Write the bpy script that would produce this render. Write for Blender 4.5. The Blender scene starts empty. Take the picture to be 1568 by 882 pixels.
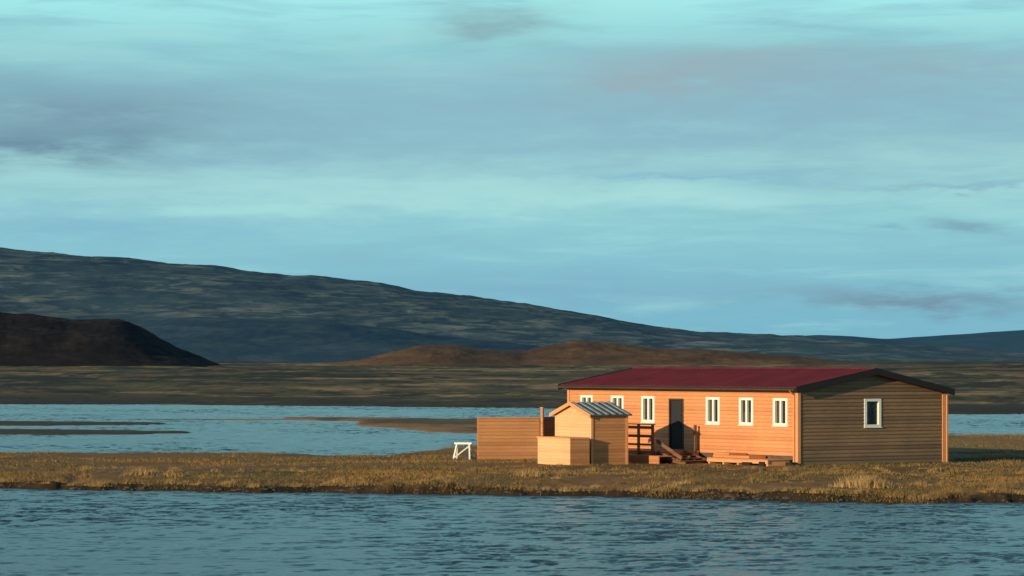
import bpy, math, random
import numpy as np
from mathutils import Vector
random.seed(4); rng=np.random.default_rng(7)
scene=bpy.context.scene
scene.view_settings.view_transform='Standard'; scene.view_settings.look='None'; scene.view_settings.exposure=0
WZ=-0.35; CAMH=4.07

# ---------------------------------------------------------------- node helper
class NT:
    def __init__(s,tree): s.t=tree; s.n=tree.nodes; s.l=tree.links
    def new(s,typ,**kw):
        n=s.n.new(typ)
        for k,v in kw.items(): setattr(n,k,v)
        return n
    def setin(s,sock,v):
        if v is None: return
        if hasattr(v,'is_output'): s.l.new(v,sock)
        else: sock.default_value=v
    def math(s,op,a,b=None,c=None,clamp=False):
        n=s.new('ShaderNodeMath',operation=op,use_clamp=clamp)
        s.setin(n.inputs[0],a); s.setin(n.inputs[1],b)
        if c is not None: s.setin(n.inputs[2],c)
        return n.outputs[0]
    def mix(s,f,a,b,blend='MIX'):
        n=s.new('ShaderNodeMix',data_type='RGBA',blend_type=blend)
        s.setin(n.inputs[0],f); s.setin(n.inputs[6],a); s.setin(n.inputs[7],b)
        return n.outputs[2]
    def noise(s,vec,scale=1,detail=4,rough=.55,out=0,dist=0):
        n=s.new('ShaderNodeTexNoise'); s.setin(n.inputs['Vector'],vec)
        n.inputs['Scale'].default_value=scale; n.inputs['Detail'].default_value=detail
        n.inputs['Roughness'].default_value=rough; n.inputs['Distortion'].default_value=dist
        return n.outputs[out]
    def mapping(s,vec,scale=(1,1,1),loc=(0,0,0)):
        n=s.new('ShaderNodeMapping'); s.setin(n.inputs[0],vec)
        n.inputs['Scale'].default_value=scale; n.inputs['Location'].default_value=loc
        return n.outputs[0]
    def ramp(s,f,stops):
        n=s.new('ShaderNodeValToRGB'); s.setin(n.inputs[0],f); r=n.color_ramp
        while len(r.elements)<len(stops): r.elements.new(.5)
        for e,(p,c) in zip(r.elements,stops):
            e.position=p; e.color=(c[0],c[1],c[2],1) if hasattr(c,'__len__') else (c,c,c,1)
        return n.outputs[0]
    def mapr(s,v,a,b,c=0,d=1):
        n=s.new('ShaderNodeMapRange'); n.clamp=True; s.setin(n.inputs[0],v)
        for i,x in enumerate((a,b,c,d)): n.inputs[i+1].default_value=x
        return n.outputs[0]
    def bump(s,h,strength=.3,dist=.02):
        n=s.new('ShaderNodeBump'); s.setin(n.inputs['Height'],h)
        n.inputs['Strength'].default_value=strength; n.inputs['Distance'].default_value=dist
        return n.outputs[0]
def C4(c): return (c[0],c[1],c[2],1)
def material(name):
    m=bpy.data.materials.new(name); m.use_nodes=True
    t=NT(m.node_tree); b=t.n['Principled BSDF']
    return m,t,b

# ---------------------------------------------------------------- materials
def wood_mat(name,base,dark,pitch=.14,var=.25,rough=.7,grime=None,z0=0.,joint_shade=.62):
    m,t,b=material(name)
    tc=t.new('ShaderNodeTexCoord').outputs['Object']
    sep=t.new('ShaderNodeSeparateXYZ'); t.l.new(tc,sep.inputs[0])
    bz=t.math('DIVIDE',t.math('SUBTRACT',sep.outputs[2],z0),pitch)
    idx=t.math('FLOOR',bz)
    wn=t.new('ShaderNodeTexWhiteNoise',noise_dimensions='1D'); t.l.new(idx,wn.inputs['W'])
    grain=t.noise(t.mapping(tc,(1.3,1.3,14)),2.2,5,.6)
    blotch=t.noise(tc,.7,3,.5)
    f=t.math('ADD',t.math('MULTIPLY',t.mapr(grain,.3,.7),.55),t.math('MULTIPLY',t.mapr(blotch,.3,.7),.45))
    col=t.mix(f,C4(dark),C4(base))
    k=t.mapr(wn.outputs[0],0,1,1-var,1+var*.4)
    col=t.mix(1.0,col,t.ramp(k,[(0,0.0),(1,1.0)]),'MULTIPLY')
    if joint_shade<1:   # groove shade along board bottoms, painted into the wood colour
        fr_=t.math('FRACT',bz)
        col=t.mix(1.0,col,t.ramp(fr_,[(0,joint_shade),(.20,joint_shade+.05),(.30,1),(1,1)]),'MULTIPLY')
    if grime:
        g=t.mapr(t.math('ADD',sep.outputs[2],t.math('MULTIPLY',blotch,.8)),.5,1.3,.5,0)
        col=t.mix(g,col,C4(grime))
    t.l.new(col,b.inputs['Base Color']); b.inputs['Roughness'].default_value=rough
    t.l.new(t.bump(grain,.25,.01),b.inputs['Normal'])
    return m
M={}
M['front']=wood_mat('wood_siding_front',(.79,.33,.135),(.60,.225,.08),.14,.20,z0=.40,joint_shade=.74)
M['gable']=wood_mat('wood_siding_gable',(.35,.20,.095),(.17,.10,.05),.14,.35,grime=(.12,.085,.05),z0=.06,joint_shade=.72)
M['deck']=wood_mat('wood_deck',(.66,.27,.11),(.38,.15,.055),.10,.25,joint_shade=1)
M['shed']=wood_mat('wood_shed',(.66,.30,.11),(.42,.18,.06),.12,.25,grime=(.36,.155,.055),z0=.02,joint_shade=.8)
M['fence']=wood_mat('wood_fence',(.60,.28,.105),(.38,.165,.058),.14,.25,grime=(.36,.155,.055),z0=.02,joint_shade=.76)
M['shedbright']=wood_mat('wood_shed_pale',(.84,.50,.25),(.68,.37,.17),.12,.12,z0=.02,joint_shade=.86)
M['darkwood']=wood_mat('wood_dark',(.085,.05,.03),(.035,.022,.015),.10,.2)
M['stair']=wood_mat('wood_stairs',(.26,.12,.055),(.11,.055,.028),.10,.3,joint_shade=1)
M['trim']=wood_mat('wood_trim',(.78,.36,.15),(.62,.26,.10),5,.0,joint_shade=1)
def plain(name,c,rough=.5,metal=0,nscale=6,var=.25,bump=.1):
    m,t,b=material(name)
    tc=t.new('ShaderNodeTexCoord').outputs['Object']
    n=t.noise(tc,nscale,4,.6)
    col=t.mix(t.mapr(n,.3,.7),C4([x*(1-var) for x in c]),C4([min(1,x*(1+var*.5)) for x in c]))
    t.l.new(col,b.inputs['Base Color']); b.inputs['Roughness'].default_value=rough; b.inputs['Metallic'].default_value=metal
    t.l.new(t.bump(n,bump,.01),b.inputs['Normal'])
    return m
M['roof']=plain('red_metal_roof',(.17,.014,.019),.6,0,.8,.4,.05)
M['black']=plain('dark_fascia',(.010,.009,.010),.8)
M['white']=plain('white_paint',(.85,.83,.72),.45,0,5,.06,.03)
M['interior']=plain('dark_interior',(.02,.022,.025),.9)
M['curtain']=plain('curtain',(.6,.5,.42),.9,0,10,.2)
M['sheet']=plain('grey_metal_sheet',(.07,.10,.10),.4,.3,3,.4)
M['sheetlt']=plain('pale_metal_sheet',(.36,.40,.36),.45,.2,3,.3)
M['concrete']=plain('foundation',(.10,.085,.07),.9,0,5,.4,.4)
M['rock']=plain('rock_grey',(.07,.06,.05),.9,0,6,.5,.6)
m,t,b=material('window_glass'); b.inputs['Base Color'].default_value=(.03,.035,.04,1); b.inputs['Roughness'].default_value=.06
tr=t.new('ShaderNodeBsdfTransparent'); mx=t.new('ShaderNodeMixShader'); mx.inputs[0].default_value=.45
t.l.new(tr.outputs[0],mx.inputs[1]); t.l.new(b.outputs[0],mx.inputs[2]); t.l.new(mx.outputs[0],t.n['Material Output'].inputs[0]); M['glass']=m

# ---------------------------------------------------------------- mesh builder
class MB:
    def __init__(s): s.v=[]; s.f=[]
    def hexa(s,p):
        i=len(s.v); s.v+= [tuple(q) for q in p]
        for f in ((3,2,1,0),(4,5,6,7),(0,1,5,4),(1,2,6,5),(2,3,7,6),(3,0,4,7)): s.f.append(tuple(i+k for k in f))
    def box(s,x0,x1,y0,y1,z0,z1):
        s.hexa([(x0,y0,z0),(x1,y0,z0),(x1,y1,z0),(x0,y1,z0),(x0,y0,z1),(x1,y0,z1),(x1,y1,z1),(x0,y1,z1)])
    def bar(s,a,b,w,h=None):
        a=Vector(a); b=Vector(b); h=h or w; d=(b-a).normalized()
        up=Vector((0,0,1)) if abs(d.z)<.95 else Vector((1,0,0))
        r=d.cross(up).normalized()*w/2; u=r.cross(d).normalized()*h/2
        s.hexa([a-r-u,a+r-u,b+r-u,b-r-u,a-r+u,a+r+u,b+r+u,b-r+u])
    def poly(s,pts):
        i=len(s.v); s.v+=[tuple(q) for q in pts]; s.f.append(tuple(range(i,i+len(pts))))
    def obj(s,name,mat,parent=None,bevel=0):
        me=bpy.data.meshes.new(name); me.from_pydata(s.v,[],s.f); me.materials.append(mat)
        import bmesh
        bm=bmesh.new(); bm.from_mesh(me); bmesh.ops.recalc_face_normals(bm,faces=bm.faces); bm.to_mesh(me); bm.free()
        o=bpy.data.objects.new(name,me); scene.collection.objects.link(o)
        if parent: o.parent=parent
        if bevel:
            md=o.modifiers.new('b','BEVEL'); md.width=bevel; md.segments=1
        return o
def empty(name,loc,rot=0):
    e=bpy.data.objects.new(name,None); e.location=loc; e.rotation_euler=(0,0,rot); scene.collection.objects.link(e); return e
def mapuv(axis,fixed,sgn):
    if axis=='y': return lambda a,d,z:(fixed+sgn*d,a,z)
    return lambda a,d,z:(a,fixed+sgn*d,z)
def siding(mb,fn,z0,z1,lim,openings,pitch=.14,lap=.03):
    z=z0
    while z<z1-1e-4:
        zt=min(z+pitch,z1)
        cuts=[z,zt]
        for (a0,a1,o0,o1) in openings:
            for c in (o0,o1):
                if z+.004<c<zt-.004: cuts.append(c)
        cuts=sorted(cuts)
        for zb,zc in zip(cuts[:-1],cuts[1:]):
            l0,r0=lim(zb); l1,r1=lim(zc)
            if r0<=l0: continue
            if r1<l1: l1=r1=(l1+r1)/2
            segs=[(l0,r0,l1,r1)]
            zm=(zb+zc)/2
            for (a0,a1,o0,o1) in openings:
                if o0<zm<o1:
                    new=[]
                    for (A0,B0,A1,B1) in segs:
                        if A0<a0 and B0>a1: new+= [(A0,a0,A1,a0),(a1,B0,a1,B1)]
                        else: new.append((A0,B0,A1,B1))
                    segs=new
            db=lap-(lap-.008)*((zb-z)/pitch); dt=lap-(lap-.008)*((zc-z)/pitch)
            for (A0,B0,A1,B1) in segs:
                mb.hexa([fn(A0,db,zb),fn(B0,db,zb),fn(B0,-.02,zb),fn(A0,-.02,zb),
                         fn(A1,dt,zc),fn(B1,dt,zc),fn(B1,-.02,zc),fn(A1,-.02,zc)])
        z=zt

# ---------------------------------------------------------------- HOUSE
ROT=math.atan2(.552,.834)
house=empty('wooden_house',(10.95,125.0,0),ROT)
L=15.5; W=7.3
def roofz(x): return 3.04+.177*(x+.3) if x<=3.65 else 3.74-.21*(x-3.65)
wins=[1.05,3.20,5.36,9.74,11.90,14.12]
ops=[(y-.43,y+.43,1.55,2.62) for y in wins]+[(7.36,8.26,.50,2.54)]
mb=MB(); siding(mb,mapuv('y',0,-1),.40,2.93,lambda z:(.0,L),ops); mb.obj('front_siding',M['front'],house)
def glim(z):
    zz=z+.16
    l=0 if zz<roofz(0) else (zz-3.04)/.177-.3
    r=W if zz<roofz(W) else 3.65+(3.74-zz)/.21
    return (l,r)
gops=[(3.27,4.07,1.48,2.58)]
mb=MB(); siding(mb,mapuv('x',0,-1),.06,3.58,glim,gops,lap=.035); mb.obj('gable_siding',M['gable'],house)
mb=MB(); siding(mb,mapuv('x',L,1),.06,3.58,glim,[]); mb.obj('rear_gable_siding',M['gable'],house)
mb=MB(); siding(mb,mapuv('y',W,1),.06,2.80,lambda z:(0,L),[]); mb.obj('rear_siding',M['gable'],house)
mb=MB(); mb.box(.14,W-.03,.14,L-.03,.1,2.75)
mb.poly([(.14,.14,2.74),(W-.03,.14,2.74),(3.65,.14,3.5)]); mb.obj('wall_core',M['interior'],house)
mb=MB(); mb.box(.05,W-.05,.05,L-.05,-.2,.40); mb.obj('foundation',M['concrete'],house)
mb=MB(); th=.13
y0,y1=-.3,L+.3
for xa,xb in ((-.3,3.65),(3.65,7.6)):
    za,zb=(roofz(-.3),3.74) if xa<0 else (3.74,roofz(7.6))
    mb.hexa([(xa,y0+.03,za-th),(xb,y0+.03,zb-th),(xb,y1-.03,zb-th),(xa,y1-.03,za-th),(xa,y0+.03,za),(xb,y0+.03,zb),(xb,y1-.03,zb),(xa,y1-.03,za)])
    y=y0+.15
    while y<y1-.1:
        mb.hexa([(xa,y,za+.001),(xb,y,zb+.001),(xb,y+.07,zb+.001),(xa,y+.07,za+.001),(xa,y+.015,za+.03),(xb,y+.015,zb+.03),(xb,y+.055,zb+.03),(xa,y+.055,za+.03)])
        y+=.30
mb.hexa([(3.5,y0,3.725),(3.8,y0,3.725),(3.8,y1,3.725),(3.5,y1,3.725),(3.6,y0,3.79),(3.7,y0,3.79),(3.7,y1,3.79),(3.6,y1,3.79)])
mb.obj('roof',M['roof'],house)
mb=MB()
for yy in (y0-.02,y1-.02):
    for xa,xb in ((-.33,3.65),(3.65,7.63)):
        za=roofz(max(xa,-.3)); zb=roofz(xb)
        if xa<0: za-=.005
        mb.hexa([(xa,yy,za-.21),(xb,yy,zb-.21),(xb,yy+.045,zb-.21),(xa,yy+.045,za-.21),(xa,yy,za+.04),(xb,yy,zb+.04),(xb,yy+.045,zb+.04),(xa,yy+.045,za+.04)])
mb.box(-.345,-.303,y0+.03,y1-.03,2.885,3.03)
mb.box(7.603,7.64,y0+.03,y1-.03,2.76,2.90)
mb.obj('fascia',M['black'],house)
mb=MB()
mb.bar((-.38,y0+.03,2.95),(-.38,y1-.03,2.95),.07,.06)
mb.obj('gutter',M['darkwood'],house)
mb=MB()
mb.box(-.05,.09,-.055,-.03,.1,2.92); mb.box(-.055,-.03,-.03,.10,.1,2.92)
mb.box(-.055,-.03,L-.1,L+.03,.1,2.92)
mb.box(W-.09,W+.055,-.075,-.04,.06,2.74)
mb.obj('corner_boards',M['trim'],house)
mb=MB(); mb.bar((-.10,.12,.15),(-.10,.12,2.75),.06); mb.bar((-.10,.12,2.75),(-.37,.05,2.93),.06)
mb.bar((W+.12,-.08,.05),(W+.12,-.08,2.72),.07)
mb.obj('downpipe',M['trim'],house)
fr=MB(); gl=MB(); cu=MB()
def window(fn,a0,a1,z0,z1,k,door=False):
    f=.10
    def bx(mb,a,b,c,d,n0,n1):
        mb.hexa([fn(a,n1,c),fn(b,n1,c),fn(b,n0,c),fn(a,n0,c),fn(a,n1,d),fn(b,n1,d),fn(b,n0,d),fn(a,n0,d)])
    bx(fr,a0-.02,a0+f,z0,z1,-.13,.05); bx(fr,a1-f,a1+.02,z0,z1,-.13,.05)
    bx(fr,a0+f,a1-f,z1-f,z1,-.13,.048); bx(fr,a0+f,a1-f,z0,z0+f,-.13,.048)
    bx(fr,a0-.05,a1+.05,z0-.03,z0-.002,-.02,.075)
    am=(a0+a1)/2
    if k!='single': bx(fr,am-.05,am+.05,z0+f,z1-f,-.05,.035)
    bx(gl,a0+f,a1-f,z0+f,z1-f,-.052,-.048) if k=='single' else (bx(gl,a0+f,am-.05,z0+f,z1-f,-.052,-.048),bx(gl,am+.05,a1-f,z0+f,z1-f,-.052,-.048))
    return bx
ff=mapuv('y',0,-1)
for i,y in enumerate(wins):
    bx=window(ff,y-.43,y+.43,1.55,2.62,i)
    if i==1: bx(cu,y-.34,y+.34,1.64,2.05,-.11,-.10)
    if i>=4: bx(cu,y-.34,y+.34,1.64,2.53,-.11,-.10)
    if i in(0,2): bx(cu,y+.22,y+.34,1.64,2.53,-.11,-.10)
gf=mapuv('x',0,-1)
bx=window(gf,3.27,4.07,1.48,2.58,'single')
bx(cu,3.36,3.62,1.57,2.49,-.11,-.10)
fr.obj('window_frames',M['white'],house); gl.obj('window_glass',M['glass'],house); cu.obj('curtains',M['curtain'],house)
mb=MB()
mb.box(-.05,.13,7.32,7.39,.5,2.54); mb.box(-.05,.13,8.23,8.30,.5,2.54); mb.box(-.05,.13,7.39,8.23,2.47,2.54)
mb.obj('door_frame',M['darkwood'],house)
mb=MB(); mb.box(.03,.08,7.39,8.23,.5,2.47); mb.box(.005,.03,7.5,8.12,1.5,2.35); mb.box(.005,.03,7.5,8.12,.65,1.35)
mb.box(-.03,.005,7.46,7.49,1.35,1.5); mb.obj('door',M['interior'],house)

# ---------------------------------------------------------------- DECK
deck=empty('wooden_deck',(10.95,125.0,0),ROT)
mb=MB()
y=6.2
while y<13.5:
    mb.box(-2.25,-.06,y,y+.135,.44,.48); y+=.145
mb.box(-2.22,-2.17,6.22,13.4,.25,.438); mb.box(-2.1,-.1,6.2,6.25,.25,.438)
mb.obj('deck_boards',M['deck'],deck)
mb=MB()
for x,y in ((-2.2,6.3),(-2.2,8.2),(-2.2,10.2),(-2.2,12.2),(-1.2,6.3),(-.2,12.2)):
    mb.box(x-.05,x+.05,y-.05,y+.05,-.1,.438)
mb.obj('deck_posts',M['darkwood'],deck)
mb=MB()
for y in (6.3,7.25,8.2): mb.box(-2.34,-2.255,y-.045,y+.045,.2,1.52)
mb.box(-2.36,-2.23,6.2,8.3,1.522,1.562)
mb.box(-2.375,-2.342,6.2,8.3,1.36,1.47); mb.box(-2.375,-2.342,6.2,8.3,1.02,1.13); mb.box(-2.375,-2.342,6.2,8.3,.70,.78)
mb.box(-.3,-.2,6.2,6.29,.44,1.5)
mb.obj('railing',M['stair'],deck)
mb=MB()
for xx in (-2.15,-.85):
    mb.hexa([(xx,4.35,-.02),(xx+.06,4.35,-.02),(xx+.06,6.18,.18),(xx,6.18,.18),(xx,4.35,.10),(xx+.06,4.35,.10),(xx+.06,6.18,.5),(xx,6.18,.5)])
for i in range(4): mb.box(-2.25,-.72,4.5+i*.43,4.82+i*.43,.12+i*.09,.16+i*.09)
mb.bar((-2.2,6.15,.9),(-2.2,4.5,.25),.05,.14)
mb.obj('stairs',M['stair'],deck)
mb=MB()
mb.box(-2.9,-2.42,6.1,6.14,.0,.34);mb.box(-2.95,-2.9,5.0,7.6,.0,.30)
for i in range(4): mb.box(-2.95+i*.14,-2.82+i*.14,5.0,7.6,.302,.335)
mb.obj('low_step',M['deck'],deck)

plat=empty('timber_platform',(10.95,125.0,0),ROT)
mb=MB()
for i in range(8): mb.box(-1.2+i*.14,-1.07+i*.14,.35,4.2,.24,.28)
mb.obj('planks',M['deck'],plat)
mb=MB(); mb.box(-1.2,-1.16,.35,4.2,.12,.238)
for i in range(5): mb.box(-1.15,-.1,.4+i*.92,.5+i*.92,-.05,.238)
mb.obj('joists',M['trim'],plat)
mb=MB(); mb.box(-.9,-.1,1.9,4.2,.281,.38); mb.box(-.95,-.1,3.1,4.1,.381,.46); mb.obj('stacked_boards',M['front'],plat)
mb=MB()
for (x,y,w,h) in ((-.55,-.25,.35,.18),(-1.3,.5,.30,.20),(-1.35,1.3,.5,.16)): mb.box(x,x+w,y,y+w,-.03,h)
mb.obj('black_blocks',M['black'],plat,.02)

# ---------------------------------------------------------------- SHED
SR=math.atan2(.50,.866)
shed=empty('wooden_shed',(3.08,126.4,0),SR)
SW=2.75; SD=1.62
mb=MB(); he,ha=1.95,2.36
def slim(z):
    if z<he: return (0,SW)
    k=(z-he)/(ha-he)*SW/2; return (k,SW-k)
siding(mb,mapuv('y',0,-1),.02,ha,slim,[],.12,.018); mb.obj('pale_gable_end',M['shedbright'],shed)
mb=MB(); siding(mb,mapuv('x',0,-1),.02,he,lambda z:(0,SD),[],.12,.018)
siding(mb,mapuv('x',SW,1),.02,he,lambda z:(0,SD),[],.12,.018)
siding(mb,mapuv('y',SD,1),.02,ha,slim,[],.12,.018); mb.obj('side_boards',M['shed'],shed)
mb=MB(); mb.box(.02,SD-.02,.02,SW-.02,.0,he)
mb.obj('inner_core',M['darkwood'],shed)
mb=MB(); a=-.14;b_=SD+.14; sl=(ha-he)/(SW/2)
for sgn in (0,1):
    ye=-.16 if sgn==0 else SW+.16; ze=he-.16*sl+.02
    mb.hexa([(a,ye,ze),(b_,ye,ze),(b_,SW/2,ha+.02),(a,SW/2,ha+.02),(a,ye,ze+.05),(b_,ye,ze+.05),(b_,SW/2,ha+.07),(a,SW/2,ha+.07)])
mb.obj('roof_sheet',M['sheet'],shed)
mb=MB(); x=a+.08
while x<b_-.1:
    for sgn in (0,1):
        ye=-.17 if sgn==0 else SW+.17; ze=he-.17*sl+.02
        mb.hexa([(x,ye,ze+.052),(x+.10,ye,ze+.052),(x+.10,SW/2,ha+.072),(x,SW/2,ha+.072),(x,ye,ze+.085),(x+.10,ye,ze+.085),(x+.10,SW/2,ha+.105),(x,SW/2,ha+.105)])
    x+=.32
mb.obj('roof_battens',M['sheetlt'],shed)
mb=MB()
for sgn in (0,1):
    ye=-.17 if sgn==0 else SW+.17; ze=he-.17*sl
    mb.hexa([(a-.04,ye,ze-.06),(a-.003,ye,ze-.06),(a-.003,SW/2,ha-.04),(a-.04,SW/2,ha-.04),(a-.04,ye,ze+.09),(a-.003,ye,ze+.09),(a-.003,SW/2,ha+.11),(a-.04,SW/2,ha+.11)])
mb.box(-.04,.06,-.04,-.019,0,he); mb.box(SD-.07,SD+.03,-.04,-.019,0,he)
mb.obj('barge_boards',M['trim'],shed)

box=empty('storage_box',(2.24,125.55,0),SR)
BW=2.45; BD=.86
mb=MB(); siding(mb,mapuv('y',0,-1),.02,1.05,lambda z:(0,BW),[],.12,.012); mb.obj('pale_side',M['shedbright'],box)
mb=MB(); siding(mb,mapuv('x',0,-1),.02,1.05,lambda z:(0,BD),[],.12,.012); siding(mb,mapuv('x',BW,1),.02,1.05,lambda z:(0,BD),[],.12,.012); mb.obj('end_boards',M['shed'],box)
mb=MB(); mb.box(.02,BD-.02,.02,BW-.02,-.05,1.03); mb.obj('inner_core',M['darkwood'],box)
mb=MB(); mb.box(-.04,BD,-.04,BW+.04,1.052,1.10); mb.obj('lid',M['trim'],box)

# ---------------------------------------------------------------- WINDBREAK FENCE
fen=empty('wooden_fence',(-1.38,133.4,0),math.radians(10))
mb=MB(); siding(mb,mapuv('x',0,-1),.02,1.70,lambda z:(0,2.55),[],.14,.02); mb.obj('boards',M['fence'],fen)
mb=MB(); mb.box(-.02,2.57,-.05,.07,1.702,1.75)
for x in (-.03,.85,1.7,2.5): mb.box(x,x+.09,.022,.11,-.1,1.70)
mb.obj('posts_and_cap',M['deck'],fen)
fen2=empty('wooden_fence',(1.2,133.8,0),math.radians(62))
mb=MB(); siding(mb,mapuv('x',0,-1),.02,1.70,lambda z:(0,2.6),[],.14,.02); mb.box(-.02,2.6,-.05,.07,1.702,1.75); mb.obj('boards',M['darkwood'],fen2)
mb=MB(); mb.box(-.07,.05,-.1,.0,-.1,2.12); mb.box(-.09,.07,-.12,.02,2.122,2.16); mb.obj('tall_post',M['shed'],fen2)
# ---------------------------------------------------------------- TRESTLE
tr=empty('white_trestle',(-2.0,133.6,0),math.radians(-12))
mb=MB()
for x in (-.34,.34):
    mb.bar((x,-.30,0),(x*.75,0,.66),.06); mb.bar((x,.30,0),(x*.75,0,.66),.06)
    mb.bar((x*.93,-.22,.2),(x*.93,.22,.2),.045)
mb.bar((-.36,0,.68),(.36,0,.68),.09,.07)
mb.bar((-.34,-.27,.08),(.27,-.05,.58),.045)
mb.obj('trestle_frame',M['white'],tr)
mb=MB(); mb.box(.05,.30,-.10,.16,0,.42); mb.obj('crate',M['rock'],tr,.02)

# ---------------------------------------------------------------- numpy noise
def vnoise(x,y,seed=0):
    xi=np.floor(x).astype(np.int64); yi=np.floor(y).astype(np.int64); fx=x-xi; fy=y-yi
    def h(a,b):
        n=(a*374761393+b*668265263+seed*974711)&0xffffffff
        n=((n^(n>>13))*1274126177)&0xffffffff
        return ((n^(n>>16))&0xffffff)/float(0xffffff)
    u=fx*fx*(3-2*fx); v=fy*fy*(3-2*fy)
    return (h(xi,yi)*(1-u)+h(xi+1,yi)*u)*(1-v)+(h(xi,yi+1)*(1-u)+h(xi+1,yi+1)*u)*v
def fbm(x,y,oct=4,seed=0,g=.5):
    a=1;s=0;t=0
    for i in range(oct):
        s=s+a*(vnoise(x,y,seed+i*17)-.5); t+=a*.5; x=x*2.03+3.1; y=y*2.03+1.7; a*=g
    return s/t
def sm(x): x=np.clip(x,0,1); return x*x*(3-2*x)
FX=[-200,-60,-17.7,-6.2,4.5,8.5,12.4,15.9,30,60,200]; FY=[125,119,112.8,108.9,104.7,102.3,100.5,101.4,103,108,115]
BX=[-200,-60,-23,-11,-8,-5.2,-2.6,.5,5,20,60,200]; BY=[150,149,147.5,146.5,142,143,156,164,176,182,182,190]
RX=[-400,-50,-25,2,35,60,400]; RY=[330,322,320,297,268,265,250]
def shore_front(x,y): return np.interp(x,FX,FY)+1.3*fbm(x*.35,x*0+2,4,5)+.5*fbm(x*1.7,y*.6,3,9)
def height(x,y):
    yf=shore_front(x,y); d=y-yf
    bh=.22+.16*fbm(x*.4,y*.1,3,44)
    front=np.where(d<0, WZ+.22*d, WZ+bh*sm(d/(.5+.5*vnoise(x*.6,y*0,4)))+(.35-bh)*sm((d-.8)/6))
    db=np.interp(x,BX,BY)+1.5*fbm(x*.2,x*0,3,3)-y
    back=WZ+np.where(db<0,.15*db,.36*sm(db/4))
    near=np.minimum(front,back)+ (.09*fbm(x*.9,y*.9,4,1)+.07*fbm(x*.15,y*.15,2,2))*sm(d/1.0)*sm(db/2)*np.where(y<121,1.,.4)
    near=near+.02*sm(d/8)
    yr=np.interp(x,RX,RY)+10*fbm(x*.05,y*0,4,8)
    far=WZ+np.where(y<yr,.03*(y-yr),.30*sm((y-yr)/14))
    amp=np.interp(y,[300,600,1500,4000,12000],[.35,.8,1.4,1.8,2])
    rise=np.interp(y,[320,700,1500,3000,14000],[0,.6,1.6,2.4,2.7])
    ly=np.log(np.maximum(y,100))
    far=far+np.where(y>yr,rise+sm((y-yr)/40)*(amp*fbm(x/np.interp(y,[300,2000],[22,120]),ly*12,5,21,.6)+.35*amp*np.abs(fbm(x/np.interp(y,[300,2000],[4,24]),ly*40,3,25))),0)
    def isl(cx,cy,rx,ry,h,rot=0,seed=31):
        u=(x-cx); v=(y-cy)-rot*(x-cx); r=(u/rx)**2+(v/ry)**2+.5*fbm(x*.22,y*.10,4,seed)
        return WZ-.3+(.3+h)*sm((1.25-r)/.5)
    i1=isl(-1,222,10.0,25,.10,-1.0)
    i1b=isl(-10,243,8,7,.09,-.7,37)
    i2=isl(-34,200,14,8,.10,-.05,33)
    i3=isl(-36,228,14,7,.09,-.1,35)
    i4=isl(-20,243,12,1.5,.05,0,39)
    z=np.maximum.reduce([near,far,i1,i1b,i2,i3,i4,np.full_like(x,-1.3)])
    return z,d,db,yr,near,far,np.maximum(i1,i1b),np.maximum(i2,i3)

def grid_mesh(name,X,Y,Z,mat,col=None,smooth=True):
    ny,nx=X.shape; co=np.stack([X,Y,Z],-1).reshape(-1,3).astype(np.float32)
    me=bpy.data.meshes.new(name); me.vertices.add(nx*ny); me.vertices.foreach_set('co',co.ravel())
    j,i=np.mgrid[0:ny-1,0:nx-1]; a=(j*nx+i).ravel(); q=np.stack([a,a+1,a+1+nx,a+nx],-1).astype(np.int32)
    me.loops.add(q.size); me.loops.foreach_set('vertex_index',q.ravel())
    me.polygons.add(len(q)); me.polygons.foreach_set('loop_start',np.arange(0,q.size,4,dtype=np.int32))
    me.update(calc_edges=True)
    me.polygons.foreach_set('use_smooth',np.full(len(q),smooth))
    if col is not None:
        ca=me.color_attributes.new('Col','FLOAT_COLOR','POINT')
        ca.data.foreach_set('color',np.concatenate([col.reshape(-1,3),np.ones((nx*ny,1))],1).astype(np.float32).ravel())
    me.materials.append(mat); o=bpy.data.objects.new(name,me); scene.collection.objects.link(o); return o

m,t,b=material('ground_tundra')
att=t.new('ShaderNodeAttribute',attribute_name='Col').outputs['Color']
pos=t.new('ShaderNodeNewGeometry').outputs['Position']
n1=t.noise(pos,2.5,5,.65); n2=t.noise(pos,.25,4,.6)
col=t.mix(1,att,t.ramp(n1,[(.3,.62),(.7,1.0)]),'MULTIPLY')
col=t.mix(1,col,t.ramp(n2,[(.32,(.7,.72,.74)),(.68,(1,1,1))]),'MULTIPLY')
t.l.new(col,b.inputs['Base Color']); b.inputs['Roughness'].default_value=.95; b.inputs['Specular IOR Level'].default_value=.1
M['ground']=m

ts=np.concatenate([np.linspace(-1.5,-.24,40)[:-1],np.linspace(-.24,.24,700),np.linspace(.24,1.5,40)[1:]])
ys=np.concatenate([[-300,-50,20,60,85],np.arange(92,118,.16),np.arange(118,190,.5),np.arange(190,420,1.2),np.geomspace(420,14000,340)])
T,Y=np.meshgrid(ts,ys); X=T*np.maximum(Y,85)
Z,d,db,yr,near,far,i1,i2=height(X,Y)
def c(*a): return np.array(a)
def lerp(a,b,f): return a+(b-a)*f[...,None]
col=np.zeros(X.shape+(3,))+c(.34,.185,.065)
pn=fbm(X*.12,Y*.12,4,51); col=lerp(col,c(.20,.14,.052),sm(pn*1.2+.4))
pn=fbm(X*.05,Y*.10,3,54); col=lerp(col,c(.42,.215,.083),sm(pn*2)*.6)
col=lerp(col,c(.46,.26,.095),sm((Y-138)/10)*.7)
edge=sm(1-(d-.25-.8*vnoise(X*.7,Y*.7,6))/.9); col=lerp(col,c(.06,.04,.022),edge)
col=lerp(col,c(.26,.11,.055),sm(1-(db-1)/4)*.8)
farm=(Y>186)
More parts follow.
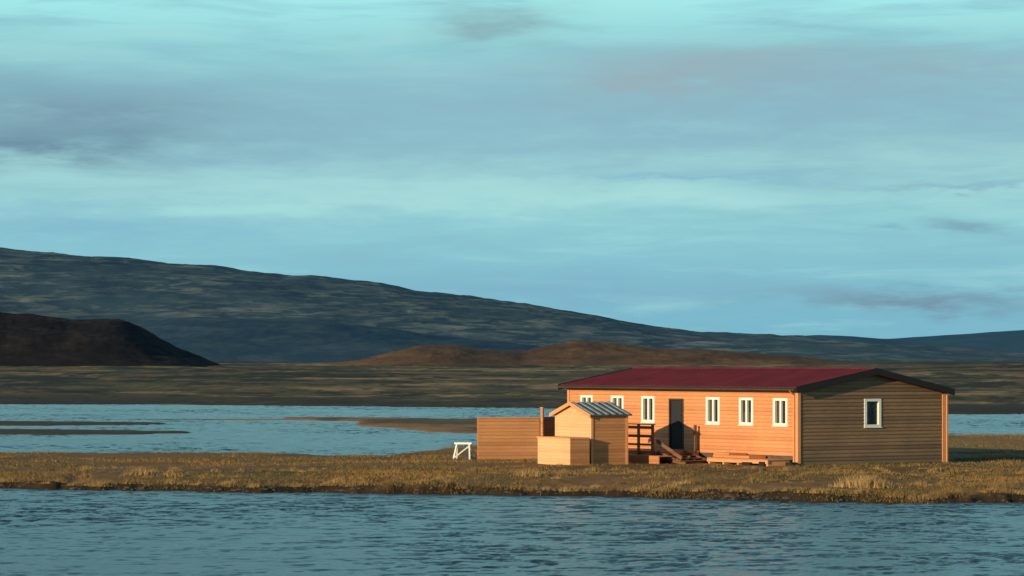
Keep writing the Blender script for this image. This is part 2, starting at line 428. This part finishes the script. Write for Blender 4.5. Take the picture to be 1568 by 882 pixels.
LY=np.log(np.maximum(Y,100))
pl=np.zeros(X.shape+(3,))+c(.155,.125,.055)
yi=lambda a,b,cc:np.interp(Y,[300,900,3000],[a,b,cc])
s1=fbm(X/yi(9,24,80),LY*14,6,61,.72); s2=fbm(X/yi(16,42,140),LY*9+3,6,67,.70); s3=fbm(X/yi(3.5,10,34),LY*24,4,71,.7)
pl=lerp(pl,c(.50,.34,.14),sm(s1*4.2-.15)); pl=lerp(pl,c(.045,.046,.028),sm(s2*4.4-.05)); pl=lerp(pl,c(.38,.20,.10),sm(s3*3.6-.5)*.8)  # very dark patches put cloud shadow over the plain into its colour
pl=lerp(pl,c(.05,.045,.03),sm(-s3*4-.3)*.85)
pl=lerp(pl,c(.06,.065,.045),sm((Y-1700)/900)*.7)
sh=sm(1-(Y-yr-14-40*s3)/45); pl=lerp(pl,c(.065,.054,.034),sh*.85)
isl_m=(Y>=186)&(far<=np.maximum(i1,i2)+1e-6)&(Y<yr)
sand=lerp(np.zeros(X.shape+(3,))+c(.50,.27,.12),c(.20,.14,.065),sm(fbm(X*.3,Y*.12,4,72)*3))
pl[isl_m]=sand[isl_m]
m2=(isl_m&(i2>i1)); pl[m2]=c(.13,.09,.055)
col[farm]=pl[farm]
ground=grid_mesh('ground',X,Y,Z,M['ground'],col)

# ---------------------------------------------------------------- WATER
m,t,b=material('lake_water')
pos=t.new('ShaderNodeNewGeometry').outputs['Position']
w2=t.noise(t.mapping(pos,(1,1.5,1)),4,5,.7); w3=t.noise(t.mapping(pos,(.05,.12,1)),1,4,.6)
t.l.new(t.bump(w2,.6,.08),b.inputs['Normal'])
col=t.mix(t.mapr(w3,.4,.65),C4((.030,.066,.082)),C4((.045,.092,.110)))
t.l.new(col,b.inputs['Base Color']); b.inputs['Roughness'].default_value=.20; b.inputs['IOR'].default_value=1.33
b.inputs['Specular IOR Level'].default_value=.42
M['water']=m
ts=np.concatenate([np.linspace(-3.2,-.22,24)[:-1],np.linspace(-.22,.22,560),np.linspace(.22,3.2,24)[1:]])
ys=np.concatenate([np.linspace(-200,40,12),np.arange(44,56,.5),np.arange(56,118,.10),[119,122,130,140],np.arange(150,330,.45),[340,360,430]])
T,YY=np.meshgrid(ts,ys); XX=T*np.maximum(YY,70)
gust=.55+1.1*np.clip(fbm(XX/9,YY/12,3,90)*1.5+.45,0,1)
wv_=.036*fbm(XX*1.1+YY*.12,YY*1.6,2,91)+.044*fbm(XX*2.6-YY*.3,YY*3.2,2,95,.6)
wv_=np.abs(wv_)*-1.1+.02+.7*wv_
msk=((np.abs(T)<.219)&(YY>44)&(YY<332))*np.where(YY>149,1.6,1.)
grid_mesh('lake_water',XX,YY,WZ+wv_*gust*msk,M['water'])

# ---------------------------------------------------------------- HILLS
def hillmat(name,c1,c2,c3,sc,bump=.5,bd=6,hs=5.5,lo=.44,hi=.62):
    m,t,b=material(name)
    pos=t.new('ShaderNodeNewGeometry').outputs['Position']
    a=t.noise(t.mapping(pos,(sc,sc*.5,sc*hs)),1,8,.72,dist=.5); d_=t.noise(t.mapping(pos,(sc*.25,sc*.2,sc*1.8)),1,4,.6)
    col=t.mix(t.mapr(a,lo,hi),C4(c1),C4(c2)); col=t.mix(t.mapr(d_,.46,.64,0,.8),col,C4(c3))
    t.l.new(col,b.inputs['Base Color']); b.inputs['Roughness'].default_value=1; b.inputs['Specular IOR Level'].default_value=.05
    t.l.new(t.bump(a,bump,bd),b.inputs['Normal']); return m
def hill(name,D,pts,wd,mat,noiseamp,nscale,seed,nx=420,nz=90,fine=0):
    px=np.array([p[0] for p in pts],float); pz=np.array([p[1] for p in pts],float)
    xs=np.linspace(px[0],px[-1],nx); v=np.linspace(-1,1,nz); XX,VV=np.meshgrid(xs,v)
    prof=np.interp(XX,px,pz)
    k=max(3,nx//60); ker=np.ones(k)/k
    row=np.convolve(np.pad(prof[0],(k,k),'edge'),ker,'same')[k:-k]; prof=np.repeat(row[None],nz,0)
    YY=D+VV*wd
    env=(1-np.abs(VV)**1.7)
    nz_=noiseamp*fbm(XX/nscale,YY/nscale,5,seed)+fine*fbm(XX/(nscale*.22),YY/(nscale*.4),4,seed+5,.65)
    Z=prof*env+nz_*np.minimum(1,env*2)*np.clip(prof/ (pz.max()*.25),0.15,1)-.04*pz.max()*(1-env)-1
    return grid_mesh(name,XX,YY,Z,mat)
M['mount']=hillmat('mountain_slope',(.045,.095,.125),(.26,.30,.25),(.055,.11,.14),.018,.5,7,9,.47,.68)  # distance haze baked into the bluish slope colours
M['foot']=hillmat('foothill_slope',(.030,.075,.115),(.065,.115,.135),(.026,.068,.105),.014,.4,5,7)  # blue of the air in front is mixed into this base colour
M['dark']=hillmat('dark_hill_slope',(.018,.018,.021),(.042,.035,.030),(.015,.016,.019),.08,.3,1)
M['red']=hillmat('red_hill_slope',(.12,.07,.045),(.22,.13,.065),(.06,.052,.04),.035,.25,.7,6,.44,.66)
M['blue']=hillmat('hazed_hill_slope',(.035,.10,.15),(.05,.12,.165),(.032,.09,.14),.008,.1)  # farthest ridge, haze tint painted as its base colour
hill('mountain',5000,[(-3200,260),(-1600,215),(-784,175),(-660,166),(-534,153),(-434,146),(-334,132),(-234,122),(-134,107),(-34,96),(66,82),(166,66),(266,52),(416,42),(560,30),(800,12),(1100,0)],1500,M['mount'],12,230,3,800,160,3)
hill('foothill',3400,[(-900,10),(-520,22),(-410,38),(-380,46),(-330,49),(-265,48),(-190,44),(-125,38),(-60,28),(45,17),(150,11),(280,6),(420,0)],500,M['foot'],4,120,5,500,100,1.5)
hill('distant_hill',7500,[(200,20),(560,45),(690,62),(760,60),(850,52),(930,58),(1050,66),(1200,76),(1500,90),(2200,110),(3500,80)],900,M['blue'],5,400,9)
hill('dark_hill',1500,[(-500,26),(-340,30),(-250,28.5),(-215,26),(-200,23.5),(-180,24),(-172,21),(-157,12),(-142,6),(-130,0)],110,M['dark'],1.4,16,11,700,120,.4)
hill('red_hill',1600,[(-110,0),(-72,5.5),(-58,9),(-44,12.3),(-30,12.2),(-16,9.8),(6,9.6),(17,12.5),(30,14.6),(46,13.2),(70,11.4),(100,9.8),(128,8),(150,5.5),(185,0)],130,M['red'],1.6,24,13,800,140,.35)

# ---------------------------------------------------------------- GRASS
m,t,b=material('dry_grass')
att=t.new('ShaderNodeAttribute',attribute_name='Col').outputs['Color']
t.l.new(att,b.inputs['Base Color']); b.inputs['Roughness'].default_value=.9; b.inputs['Specular IOR Level'].default_value=.1
M['grass']=m
def blades(x,y,z,hgt,wid,colr,lean,name):
    n=len(x); ang=rng.uniform(0,2*np.pi,n); la=rng.uniform(0,2*np.pi,n)
    dx=np.cos(ang)*wid/2; dy=np.sin(ang)*wid/2
    lx=np.cos(la)*lean*hgt; ly=np.sin(la)*lean*hgt
    P=np.stack([np.stack([x-dx,y-dy,z-.02],-1),np.stack([x+dx,y+dy,z-.02],-1),np.stack([x+lx,y+ly,z+hgt],-1)],1).astype(np.float32)
    me=bpy.data.meshes.new(name); me.vertices.add(3*n); me.vertices.foreach_set('co',P.ravel())
    me.loops.add(3*n); me.loops.foreach_set('vertex_index',np.arange(3*n,dtype=np.int32)); me.polygons.add(n)
    me.polygons.foreach_set('loop_start',np.arange(0,3*n,3,dtype=np.int32)); me.update(calc_edges=True)
    ca=me.color_attributes.new('Col','FLOAT_COLOR','POINT')
    cc=np.repeat(np.concatenate([colr,np.ones((n,1))],1),3,0).astype(np.float32); ca.data.foreach_set('color',cc.ravel())
    me.materials.append(M['grass']); o=bpy.data.objects.new(name,me); scene.collection.objects.link(o)
N=420000
yv=100+(rng.random(N)**1.35)*80; xv=(rng.random(N)*2-1)*.20*yv
Zv,dv,dbv,*_=height(xv,yv)
cx,cy=10.95,125; lx=(xv-cx)*.834+(yv-cy)*.552; ly=-(xv-cx)*.552+(yv-cy)*.834
ok=(dv>.15)&(dbv>1)&~((lx>-2.4)&(lx<7.4)&(ly>-.03)&(ly<15.6)&(~((lx<-1.3)&(ly<4.2))))
dens=fbm(xv*.35,yv*.35,4,77); ok&=rng.random(N)<(.40+1.3*dens)
xv,yv,Zv,dens,dv=xv[ok],yv[ok],Zv[ok],dens[ok],dv[ok]; n=len(xv)
base=np.array([.29,.168,.058]); alt=np.array([.14,.112,.042]); alt2=np.array([.38,.24,.09])
f=np.clip(fbm(xv*.22,yv*.3,4,88)*2.2+.5,0,1)[:,None]; colr=base*(1-f)+alt*f
g=(rng.random(n)<.10)[:,None]; colr=np.where(g,alt2,colr)*rng.uniform(.75,1.1,(n,1))
hg=(.03+.045*rng.random(n))*(1+1.6*np.clip(dens,0,1))
blades(xv,yv,Zv,hg,rng.uniform(.015,.04,n),colr,.9,'grass')
tx=[];ty=[];tz=[];th_=[];tc_=[]
spots=[(-13.2,115.5,.40),(-12.0,115,.3),(-5.8,110.6,.32),(-1.3,116,.35),(.6,114,.4),(11.2,105.5,.6),(11.6,105.2,.5),(15.6,103.5,.4),(-16,117,.3),(5,112,.3),(-9,118,.25),(8,108,.3),(13.8,103,.3),(-3.4,112,.3)]
for i in range(300):
    y=random.uniform(101,122); x=random.uniform(-.17,.17)*y; spots.append((x,y,random.uniform(.10,.24)))
for i in range(160):
    x=random.uniform(-20,18); y=float(shore_front(np.array([x]),np.array([np.interp(x,FX,FY)]))[0])+random.uniform(.5,1.3); spots.append((x,y,random.uniform(.12,.25)))
for (x,y,hh) in spots:
    z,dd,*_=height(np.array([x]),np.array([y]))
    if dd[0]<.4: continue
    if (x-10.95)*.834+(y-125)*.552>-2.5 and -(x-10.95)*.552+(y-125)*.834>-.5: continue
    k=int(160*hh/.3); r=rng.normal(0,hh*.5,(k,2)); r[:,0]*=1.5
    tx.append(x+r[:,0]);ty.append(y+r[:,1]);tz.append(np.full(k,z[0]));th_.append(hh*rng.uniform(.4,1,k)*np.exp(-(r**2).sum(1)/(hh*hh*2)))
    br=rng.uniform(.45,1.05)*(1.1 if hh>.27 else .9); tc_.append(np.array([.46,.30,.12])*br*rng.uniform(.6,1.1,(k,1)))
tx=np.concatenate(tx);ty=np.concatenate(ty);tz=np.concatenate(tz);th_=np.concatenate(th_);tc_=np.concatenate(tc_)
blades(tx,ty,tz,th_,rng.uniform(.015,.03,len(tx)),tc_,.5,'grass_tussocks')
import bmesh
bm=bmesh.new()
def rock(x,y,z,r):
    res=bmesh.ops.create_icosphere(bm,subdivisions=1,radius=r)
    sx,sy,sz=random.uniform(.8,1.7),random.uniform(.7,1.3),random.uniform(.4,.7)
    for v in res['verts']:
        v.co=Vector((v.co.x*sx*random.uniform(.8,1.2)+x,v.co.y*sy*random.uniform(.8,1.2)+y,v.co.z*sz*random.uniform(.8,1.2)+z))
for i in range(260):
    x=random.uniform(-19,18); y=float(np.interp(x,FX,FY))
    if random.random()<.5: x=random.choice([-13,-9,-5.5,6.3,6.8,7.4,15.6,16.5])+random.gauss(0,.7); y=float(np.interp(x,FX,FY))
    yy_=float(shore_front(np.array([x]),np.array([y]))[0])+random.uniform(-.1,.5)
    z=float(height(np.array([x]),np.array([yy_]))[0][0]); rock(x,yy_,z-.01,random.uniform(.03,.10))
me=bpy.data.meshes.new('shore_rocks'); bm.to_mesh(me); bm.free(); me.materials.append(M['rock'])
o=bpy.data.objects.new('shore_rocks',me); scene.collection.objects.link(o)

# ---------------------------------------------------------------- SUN
EL=math.radians(11); a=math.radians(13)
nf=np.array([-.834,-.552]); ng=np.array([.552,-.834]); sd=nf*math.cos(a)+ng*math.sin(a)
S=Vector((sd[0]*math.cos(EL),sd[1]*math.cos(EL),math.sin(EL)))
sl=bpy.data.lights.new('sun','SUN'); sl.energy=5.0; sl.angle=math.radians(.5); sl.color=(1,.77,.50)
so=bpy.data.objects.new('sun',sl); so.rotation_euler=S.to_track_quat('Z','Y').to_euler(); scene.collection.objects.link(so)

# ---------------------------------------------------------------- WORLD
w=bpy.data.worlds.new('World'); scene.world=w; w.use_nodes=True; t=NT(w.node_tree)
bg=t.n['Background']
sky=t.new('ShaderNodeTexSky',sky_type='NISHITA'); sky.sun_disc=False; sky.sun_elevation=EL
sky.sun_rotation=math.atan2(S.x,S.y); sky.air_density=1; sky.dust_density=.5; sky.ozone_density=3
dirv=t.new('ShaderNodeTexCoord').outputs['Generated']
sep=t.new('ShaderNodeSeparateXYZ'); t.l.new(dirv,sep.inputs[0]); u,v=sep.outputs[0],sep.outputs[2]
K=10.0
gv=t.mapr(v,0,.12)
grad=t.ramp(gv,[(0,(.19,.46,.59)),(.12,(.20,.48,.60)),(.35,(.28,.60,.66)),(.5,(.34,.65,.67)),(.68,(.28,.57,.64)),(.80,(.30,.65,.69)),(.9,(.37,.81,.82)),(1,(.42,.89,.88))])
wv=t.noise(t.mapping(dirv,(9,9,60),(3,1,0)),1,6,.6,dist=.3)
wv2=t.noise(t.mapping(dirv,(16,16,150),(0,5,0)),1,5,.58,dist=.4)
wv3=t.noise(t.mapping(dirv,(45,45,200),(0,5,0)),1,5,.6)
off=t.math('SUBTRACT',wv,.5); off2=t.math('SUBTRACT',wv3,.5)
ud=t.math('ADD',u,t.math('MULTIPLY',off,.10)); vd=t.math('ADD',v,t.math('ADD',t.math('MULTIPLY',off,.020),t.math('MULTIPLY',off2,.012)))
cur=grad
cur=t.mix(t.mapr(wv2,.48,.70,0,.65),cur,C4((.24,.48,.59)))
cur=t.mix(t.mapr(wv2,.47,.30,0,.45),cur,C4((.42,.74,.73)))
def blob(cur,px,py,rx,ry,colr,s,p=1.0):
    u0=(px-784)/5000; v0=(552-py)/5000
    du=t.math('DIVIDE',t.math('SUBTRACT',ud,u0),rx/5000); dv=t.math('DIVIDE',t.math('SUBTRACT',vd,v0),ry/5000)
    r2=t.math('ADD',t.math('MULTIPLY',du,du),t.math('MULTIPLY',dv,dv))
    g=t.math('EXPONENT',t.math('MULTIPLY',r2,-p))
    g=t.math('MULTIPLY',g,t.math('MULTIPLY',t.mapr(wv3,.3,.6,.6,1),s),clamp=True)
    return t.mix(g,cur,C4(colr))
cur=blob(cur,1150,165,820,76,(.26,.47,.57),1)
cur=blob(cur,500,205,460,52,(.26,.49,.59),.9)
cur=blob(cur,60,185,330,62,(.20,.35,.44),1)
cur=blob(cur,0,232,200,20,(.15,.27,.36),.95)
cur=blob(cur,1010,118,180,32,(.32,.43,.48),.85)
cur=blob(cur,1350,110,280,27,(.28,.43,.51),.75)
cur=blob(cur,745,38,85,26,(.25,.44,.48),.95)
cur=blob(cur,700,300,700,24,(.43,.76,.73),.7)
cur=blob(cur,1050,268,180,5,(.22,.46,.60),.6)
cur=blob(cur,180,345,280,30,(.22,.47,.61),.8)
cur=blob(cur,850,440,340,30,(.21,.44,.58),.85)
cur=blob(cur,1460,352,50,15,(.19,.36,.45),.95)
cur=blob(cur,1340,357,25,9,(.21,.41,.51),.75)
cur=blob(cur,1400,458,220,15,(.18,.31,.40),1)
cur=blob(cur,1480,283,130,6,(.23,.42,.54),.75)
cur=t.mix(1,cur,(K,K,K,1),'MULTIPLY')
up=t.mapr(v,.13,.45)
nsk=t.mix(1,sky.outputs[0],(.75,1.05,1.15,1),'MULTIPLY')
fin=t.mix(up,cur,nsk)
t.l.new(fin,bg.inputs[0]); bg.inputs[1].default_value=1/K

# ---------------------------------------------------------------- CAMERA
cd=bpy.data.cameras.new('camera'); cam=bpy.data.objects.new('camera',cd); scene.collection.objects.link(cam)
cam.location=(0,0,CAMH); cam.rotation_euler=(math.radians(90),0,0)
cd.sensor_width=36; cd.lens=5000/1568*36; cd.shift_y=111/1568; cd.clip_start=.5; cd.clip_end=30000
scene.camera=cam
